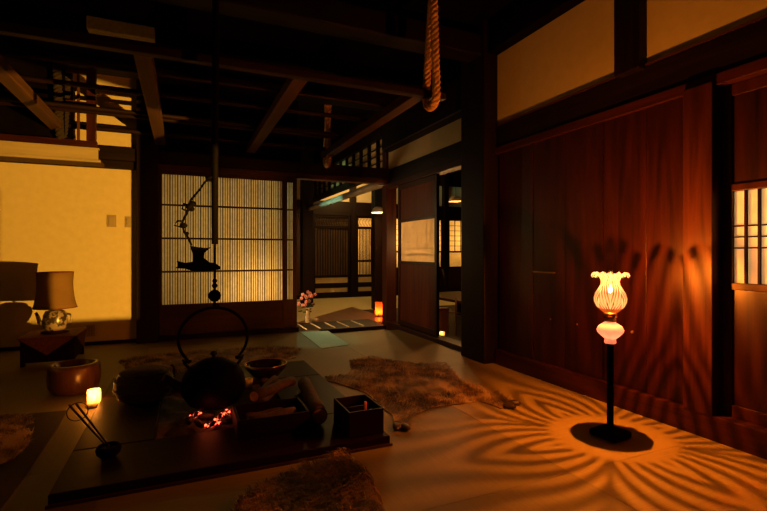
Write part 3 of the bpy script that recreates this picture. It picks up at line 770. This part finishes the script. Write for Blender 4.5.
# firewood crate, logs, small box
t = thing('firewood_crate', 'long dark wooden crate of firewood on the front of the hearth', 'crate', (.245, 2.33, .046))
obj('front_board', bx(0, .36, 0, .014, 0, .088), M['objw_x'], t, .003); obj('back_board', bx(0, .36, .246, .26, 0, .088), M['objw_x'], t, .003)
obj('side_board', bx(0, .014, .015, .245, 0, .088), M['objw_y'], t, .003); obj('side_board', bx(.346, .36, .015, .245, 0, .088), M['objw_y'], t, .003)
obj('bottom_board', bx(.015, .345, .015, .245, 0, .012), M['objw_x'], t)
def log(p0, p1, r, lab, n=6):
    p0 = Vector(p0); p1 = Vector(p1); t = thing('firewood_log', lab, 'log', p0, 0, 'firewood on the hearth'); d = p1-p0
    bm = nb(); tube(bm, [d*(i/n)+Vector((0, 0, .004*math.sin(i*1.7))) for i in range(n+1)], [r*(1+.06*math.sin(i*2.3)) for i in range(n+1)], 14); bk = obj('bark', bm, M['bark'], t)
    for q, s in ((Vector((0, 0, 0)), -1), (d, 1)):
        bm = nb(); tube(bm, [q+d.normalized()*s*.0006, q+d.normalized()*s*.003], [r*.9, r*.86], 14); obj('cut_end', bm, M['cutwood'], bk)
    return t
log((.66, 2.345, .096), (.735, 2.98, .096), .042, 'thick log with pale cut end lying between the crate and the small box')
log((.36, 2.585, .168), (.64, 2.93, .135), .030, 'slender log slanting over the back of the firewood crate')
log((.40, 2.70, .073), (.60, 3.14, .073), .024, 'short log with round red end nearest the kettle')
log((.385, 2.72, .121), (.56, 3.08, .121), .022, 'thin upper log behind the crate beside the kettle')
log((.31, 2.40, .093), (.55, 2.46, .093), .032, 'reddish split log lying inside the crate')
log((.29, 2.50, .084), (.50, 2.54, .084), .022, 'small log lying at the back inside the crate')
t = thing('wooden_box', 'small open wooden box at the right front corner of the hearth', 'box', (.745, 2.125, .046), 0)
for a, nm, m in (((0, .185, 0, .010, 0, .125), 'side_board', 'x'), ((0, .185, .24, .25, 0, .125), 'side_board', 'x'), ((0, .010, .011, .239, 0, .125), 'side_board', 'y'), ((.175, .185, .011, .239, 0, .125), 'side_board', 'y'), ((.011, .174, .011, .239, 0, .01), 'bottom_board', 'x'), ((.011, .174, .12, .128, .01, .11), 'divider', 'x')):
    obj(nm, bx(*a), M['objw_'+m], t, .002)
bm = nb(); tube(bm, [(0, 0, 0), (.004, .01, .13)], .007, 8)
o = tag(obj('red_stick', bm, noisy('red_paint', (.5, .05, .02), (.6, .08, .03), (9, 9, 9), .4)), 'short red stick standing in the small open box', 'stick'); o.location = (.86, 2.20, .056)
bm = nb(); ball(bm, (0, 0, .02), .035, 1.2, .8, .55)
o = tag(obj('brush_head', bm, M['straw']), 'small bristle brush lying in the open box', 'brush'); o.location = (.80, 2.19, .057)
# glass bowl, small cup and egg-shaped candle behind the kettle
t = thing('serving_bowl', 'wide dark lacquer bowl with shining rim right of the kettle', 'bowl', (.56, 3.42, .046))
bm = nb(); lathe(bm, [(.06, 0), (.10, .02), (.145, .075), (.15, .10), (.144, .10), (.135, .075), (.09, .028), (.0001, .02)], n=36, caps=(True, False)); obj('body', bm, noisy('black_lacquer', (.012, .006, .004), (.02, .01, .007), (8, 8, 8), .08, 2, 0, 0, .8), t)
bm = nb(); tube(bm, [(.148*math.cos(2*PI*i/36), .148*math.sin(2*PI*i/36), .101) for i in range(36)], .004, 6, closed=True); obj('rim', bm, M['bulb_socket'], t)
bm = nb(); lathe(bm, [(.018, 0), (.025, .03), (.028, .06), (.024, .06), (.02, .03), (.0001, .01)], n=20, caps=(True, False))
o = tag(obj('sake_cup', bm, M['stone']), 'small cream cup on the hearth edge right of the kettle', 'cup'); o.location = (.41, 3.20, .046)
bm = nb(); lathe(bm, [(.022, 0), (.028, .02), (.028, .05), (.02, .055), (.0001, .056)], n=20)
o = tag(obj('tea_caddy', bm, M['bark']), 'small round red brown tea caddy in front of the lacquer bowl', 'caddy'); o.location = (.51, 3.18, .046)

# round brazier
t = thing('wooden_brazier', 'round turned wooden brazier shining in candlelight on the tatami', 'brazier', (-.68, 3.76, 0)); t.scale = (.90, .90, .88)
bm = nb(); lathe(bm, [(.135, 0), (.150, .01), (.170, .06), (.176, .12), (.170, .19), (.162, .215), (.140, .222), (.128, .212), (.126, .12), (.0001, .11)], n=48, caps=(True, False)); obj('body', bm, wood('brazier_wood', (.045, .016, .0055), (.11, .042, .014), 'z', .22, .15, 30), t)
bm = nb(); lathe(bm, [(.127, .125), (.06, .135), (.0001, .14)], n=30, caps=(False, False)); obj('ash', bm, M['ash'], t)

# ------------------------------------------------------------------ table and teapot lamp
t = thing('side_table', 'low table under a rust cloth against the plaster wall', 'table', (-1.04, 4.92, 0)); t.scale = (.80, .92, 1)
obj('tabletop', bx(-.25, .25, -.24, .24, .215, .235), M['objw_x'], t, .004)
for sx in (-1, 1):
    for sy in (-1, 1): obj('leg', bx(sx*.22-.02, sx*.22+.02, sy*.21-.02, sy*.21+.02, 0, .215), M['objw_z'], t, .003)
obj('side_panel', bx(-.235, .235, -.225, -.215, .03, .215), M['objw_x'], t); obj('side_panel', bx(.215, .225, -.21, .21, .03, .215), M['objw_y'], t)
# cloth laid diagonally with hanging corners
bm = nb()
def tri(pts): bm.faces.new([bm.verts.new(p) for p in pts])
box(bm, -.262, .262, -.252, .252, .2355, .2415)
def flap(p0, p1, drop, nrm):
    n = 12; rows = []
    for j in range(9):
        f = j/8; row = []
        for i in range(n+1):
            u = i/n*2-1; u *= (1-f); w_ = .006*math.sin(u*14+j)*f
            q = Vector(p0).lerp(Vector(p1), (u+1)/2)+Vector(nrm)*(.003+w_+.012*f); q.z = .241-drop*f
            row.append(bm.verts.new(q))
        rows.append(row)
    for r0, r1 in zip(rows, rows[1:]):
        for i in range(n): 
            f_ = bm.faces.new((r0[i], r0[i+1], r1[i+1], r1[i])); f_.smooth = True
flap((-.262, -.253, .24), (.262, -.253, .24), .15, (0, -1, 0)); flap((.263, -.253, .24), (.263, .252, .24), .15, (1, 0, 0))
tag(obj('table_cloth', bm, M['cloth']), 'rust coloured cloth with hanging corners over the low side table', 'cloth')
cl_ = [o for o in COL.objects if o.name == 'table_cloth'][0]; cl_.location = (-1.04, 4.92, 0); cl_.scale = (.80, .92, 1)

t = thing('teapot_lamp', 'table lamp with flared drum shade on a painted teapot base', 'lamp', (-1.035, 4.93, .242)); t.scale = (.84, .84, 1.04)
bm = nb(); lathe(bm, [(.125, 0), (.125, .014), (.10, .024), (.0001, .024)], n=36); obj('base_plate', bm, M['objw_x'], t)
bm = nb(); lathe(bm, [(.085, .024), (.105, .045), (.112, .10), (.105, .155), (.085, .185), (.055, .195), (.0001, .196)], n=36); obj('teapot_body', bm, M['ceramic'], t)
bm = nb(); tube(bm, [(-.10, -.01, .08), (-.135, -.015, .10), (-.15, -.018, .15), (-.165, -.02, .18)], [.026, .022, .016, .013], 12); obj('spout', bm, M['ceramic'], t)
bm = nb(); tube(bm, [(.10, 0, .16), (.135, 0, .15), (.145, 0, .11), (.13, 0, .07), (.10, 0, .06)], .009, 10); obj('handle', bm, M['ceramic'], t)
bm = nb(); tube(bm, [(0, 0, .195), (0, 0, .33)], .010, 10); tube(bm, [(0, 0, .33), (0, 0, .50)], .003, 6); obj('stem', bm, M['bulb_socket'], t)
bm = nb(); ball(bm, (0, 0, .36), .03, 1, 1, 1.25); obj('bulb', bm, M['white'], t)
bm = nb(); lathe(bm, [(.195, .215), (.182, .25), (.168, .31), (.160, .38), (.158, .44), (.164, .515)], n=48, caps=(False, False)); shd = obj('lamp_shade', bm, M['shadecloth'], t, solid=.003)
for r, z in ((.196, .215), (.165, .515)):
    bm = nb(); tube(bm, [(r*math.cos(2*PI*i/48), r*math.sin(2*PI*i/48), z) for i in range(48)], .0045, 6, closed=True); obj('shade_rim', bm, M['cloth'], shd)
bm = nb()
for i in range(3):
    a = 2*PI*i/3+.3; tube(bm, [(0, 0, .50), (.163*math.cos(a), .163*math.sin(a), .512)], .0025, 6)
obj('shade_spider', bm, M['bulb_socket'], shd)

# ------------------------------------------------------------------ fur rugs
def inside(x, y, P):
    c = False; j = len(P)-1
    for i in range(len(P)):
        if (P[i][1] > y) != (P[j][1] > y) and x < (P[j][0]-P[i][0])*(y-P[i][1])/(P[j][1]-P[i][1])+P[i][0]: c = not c
        j = i
    return c
def fur_rug(name, lab, P, nbl, mat, ln, flow, hooves=(), z0=.001, lift=.014):
    cx = sum(p[0] for p in P)/len(P); cy = sum(p[1] for p in P)/len(P)
    t = thing(name, lab, 'fur rug', (cx, cy, z0))
    Q = []
    for i in range(len(P)):      # ragged outline
        a = Vector(P[i]); b = Vector(P[(i+1) % len(P)]); n = max(1, int((b-a).length/.03))
        for k in range(n):
            q = a.lerp(b, k/n); Q.append((q.x-cx+random.uniform(-.008, .008), q.y-cy+random.uniform(-.008, .008)))
    bm = nb(); prism(bm, Q, 0, .006); obj('hide', bm, mat, t)
    xs = [q[0] for q in Q]; ysq = [q[1] for q in Q]
    V = []; F = []; k = 0; tries = 0
    while k < nbl and tries < nbl*8:
        tries += 1
        x = random.uniform(min(xs), max(xs)); y = random.uniform(min(ysq), max(ysq))
        if not inside(x, y, Q): continue
        a = flow+1.1*math.sin(x*5+1.3)+.9*math.cos(y*6)+random.gauss(0, .35); l = ln*random.uniform(.6, 1.25); wd = .0022
        dx, dy = math.cos(a), math.sin(a); zt = lift*random.uniform(.5, 1.6)
        zb = .0055; b = len(V)
        V += [(x-dy*wd, y+dx*wd, zb), (x+dy*wd, y-dx*wd, zb), (x+dx*l*.5+dy*wd*.7, y+dy*l*.5-dx*wd*.7, zb+zt), (x+dx*l*.5-dy*wd*.7, y+dy*l*.5+dx*wd*.7, zb+zt), (x+dx*l, y+dy*l, zb+zt*.8)]
        F += [(b, b+1, b+2, b+3), (b+3, b+2, b+4)]; k += 1
    me = bpy.data.meshes.new('fur'); me.from_pydata(V, [], F); me.materials.append(mat)
    o = bpy.data.objects.new('fur', me); COL.objects.link(o); o.parent = t; o['kind'] = 'stuff'
    for hx, hy, a in hooves:
        bm = nb(); ball(bm, (0, 0, .016), .028, 1.5, .8, .55); h = obj('hoof', bm, M['hoof'], t); h.location = (hx-cx, hy-cy, .0); h.rotation_euler = (0, 0, a)
    return t
S1 = [(1.321, 3.768), (1.59, 3.901), (1.693, 3.605), (1.803, 3.48), (2.073, 3.439), (1.967, 3.157), (1.873, 2.83), (1.902, 2.709), (1.937, 2.52), (1.93, 2.408), (1.854, 2.294), (1.774, 2.289), (1.741, 2.447), (1.563, 2.461), (1.458, 2.466), (1.338, 2.44), (1.202, 2.371), (1.111, 2.215), (1.054, 2.27), (1.128, 2.457), (1.129, 2.672), (1.137, 2.917), (1.066, 3.128), (.985, 3.292), (1.003, 3.416), (1.153, 3.382), (1.264, 3.532)]
fur_rug('fur_rug', 'large spotted deer hide with dark hooves on the tatami right of the hearth', S1, 9000, M['fur'], .05, .6, ((1.90, 2.31, -.7), (1.83, 2.27, -.9), (1.10, 2.22, -1.6), (1.06, 2.25, -2.0)))
S2 = [(-.512, 4.608), (-.352, 4.749), (-.144, 4.703), (.157, 4.759), (.52, 4.7), (.851, 4.659), (1.076, 4.457), (.936, 4.143), (.702, 4.078), (.438, 3.964), (.131, 3.959), (-.049, 3.87), (-.217, 3.87), (-.369, 4.047), (-.432, 4.345)]
fur_rug('fur_rug', 'brown deer hide spread on the tatami behind the kettle', S2, 8000, M['fur'], .05, 2.0)
S3 = [(.20, 1.76), (.30, 1.85), (.414, 1.90), (.50, 1.97), (.60, 1.97), (.659, 2.015), (.72, 2.005), (.705, 1.93), (.74, 1.82), (.715, 1.70), (.69, 1.58), (.668, 1.50), (.615, 1.38), (.419, 1.32), (.258, 1.45), (.12, 1.6)]
fur_rug('fur_rug', 'dark shaggy fur rug in the foreground at the hearth front', S3, 8000, M['fur_dark'], .06, 1.4, lift=.03)
# dark rug at the left
bm = nb(); prism(bm, [(-2.0, 1.55), (-.63, 1.55), (-.61, 2.3), (-.615, 3.0), (-.63, 3.28), (-1.2, 3.34), (-2.0, 3.36)], .001, .012)
tag(obj('floor_rug', bm, M['blackcloth'], None, .003), 'dark brown rug on the tatami at the left edge', 'rug')
S4 = [(-1.3, 3.30), (-1.093, 3.30), (-.93, 3.26), (-.82, 3.22), (-.751, 3.10), (-.80, 3.02), (-.72, 2.93), (-.69, 2.72), (-.70, 2.60), (-.78, 2.52), (-.90, 2.55), (-1.1, 2.5), (-1.4, 2.7), (-1.45, 3.1)]
fur_rug('fur_rug', 'patchy light and brown hide lying on the dark rug at left', S4, 5000, M['fur_pale'], .05, .3, z0=.013)

# ------------------------------------------------------------------ floor lamp (oil lamp on a stand)
LX, LY = 2.035, 1.72
t = thing('oil_lamp_on_stand', 'glowing oil lamp with ruffled glass shade on a tall black stand', 'lamp', (LX, LY, 0), .12); t.scale = (.86, .86, 1)
bm = nb(); box(bm, -.086, .086, -.086, .086, 0, .034)
obj('base', bm, M['blackiron'], t, .012)
bm = nb(); tube(bm, [(0, 0, .03), (0, 0, .485)], .019, 16); obj('pole', bm, M['blackiron'], t)
bm = nb(); lathe(bm, [(.030, .482), (.034, .488), (.030, .505), (.050, .52), (.072, .54), (.0745, .552), (.064, .572), (.036, .588), (.028, .592), (.0001, .592)], n=40, wave=lambda k, a, r, z: (r*(1+.012*math.sin(12*a)), z)); obj('oil_font', bm, M['fontglass'], t)
bm = nb(); lathe(bm, [(.026, .592), (.034, .597), (.034, .606), (.024, .612), (.024, .62), (.036, .627), (.036, .636), (.028, .642), (.0001, .643)], n=32); bur = obj('burner', bm, M['bulb_socket'], t)
bm = nb(); tube(bm, [(.03, 0, .617), (.055, 0, .615)], .003, 8); ball(bm, (.058, 0, .615), .008, .4, 1, 1); obj('wick_knob', bm, M['bulb_socket'], bur)
prof = [(.036, .640), (.052, .652), (.076, .672), (.089, .697), (.091, .717), (.083, .742), (.066, .766), (.053, .786), (.051, .806), (.060, .826), (.074, .839), (.088, .845), (.096, .840), (.100, .832)]
def ruff(k, a, r, z):
    f = max(0, (k-8)/5); return r*(1+.06*f*math.sin(12*a)), z+.010*f*math.cos(12*a)
bm = nb(); lathe(bm, [(r, z-.74) for r, z in prof], n=96, caps=(False, False), wave=ruff)
o = obj('glass_shade', bm, M['shadeglass'], t); o.location = (0, 0, .74)
bm = nb(); lathe(bm, [(.0005, .742), (.007, .748), (.010, .760), (.006, .775), (.0005, .785)], n=16); obj('flame', bm, M['bulb'], t)
bm = nb(); lathe(bm, [(.020, .645), (.020, .70), (.027, .73), (.027, .76), (.018, .80), (.016, .86)], n=24, caps=(False, False)); obj('chimney', bm, M['glass'], t)
point('oil_lamp_light', (0, 0, .82), (1, .245, .018), 125, .0035, t)
point('font_light', (0, 0, .55), (1, .36, .20), .45, .02, t)

# ------------------------------------------------------------------ unseen lamp box added by the right wall, slot shaped to cut the yellow beam
t = thing('unseen_beam_source', 'added black box out of view, slotted to shape the yellow beam', 'lantern', (2.29, .40, 0))
d = Vector((-.512-2.29, 5.57-.40, 0)).normalized(); nrm = Vector((d.y, -d.x, 0))       # right edge of the beam
ang = math.atan2(d.y, d.x)
fr = .13
bm = nb()
def lb(a0, a1, b0, b1, z0, z1):      # a along the beam's right edge, b to its left
    vs = box(bm, a0, a1, b0, b1, z0, z1)
    bmesh.ops.rotate(bm, verts=vs, cent=(0, 0, 0), matrix=Matrix.Rotation(ang, 3, 'Z'))
lb(-.12, fr, -.06, -.0005, 0, .52)             # right side panel ends flush with the beam edge
lb(-.12, -.10, -.0005, .20, 0, .52); lb(-.10, fr, .18, .20, 0, .52)
lb(-.10, fr, -.0005, .18, .50, .52)
lb(fr-.01, fr, .0199, .18, .2845, .311); lb(fr-.01, fr, .0199, .18, .338, .50)  # left plate narrows the low beam so it misses the kettle
lb(fr-.01, fr, -.0005, .18, 0, .2845)
lb(fr-.01, fr, -.0005, .0199, .338, .50)
lb(-.10, fr-.01, -.0005, .18, .0, .02)
obj('housing', bm, M['blackiron'], t)
bm = nb(); tube(bm, [(-.02, .0, .02), (-.02, .0, .25)], .01, 8); bmesh.ops.translate(bm, verts=bm.verts, vec=(0, .05, 0)); obj('inner_tube', bm, M['bulb_socket'], t)
p = point('beam_light', (0, 0, .285), (1, .45, .045), 2750, .0007, t)
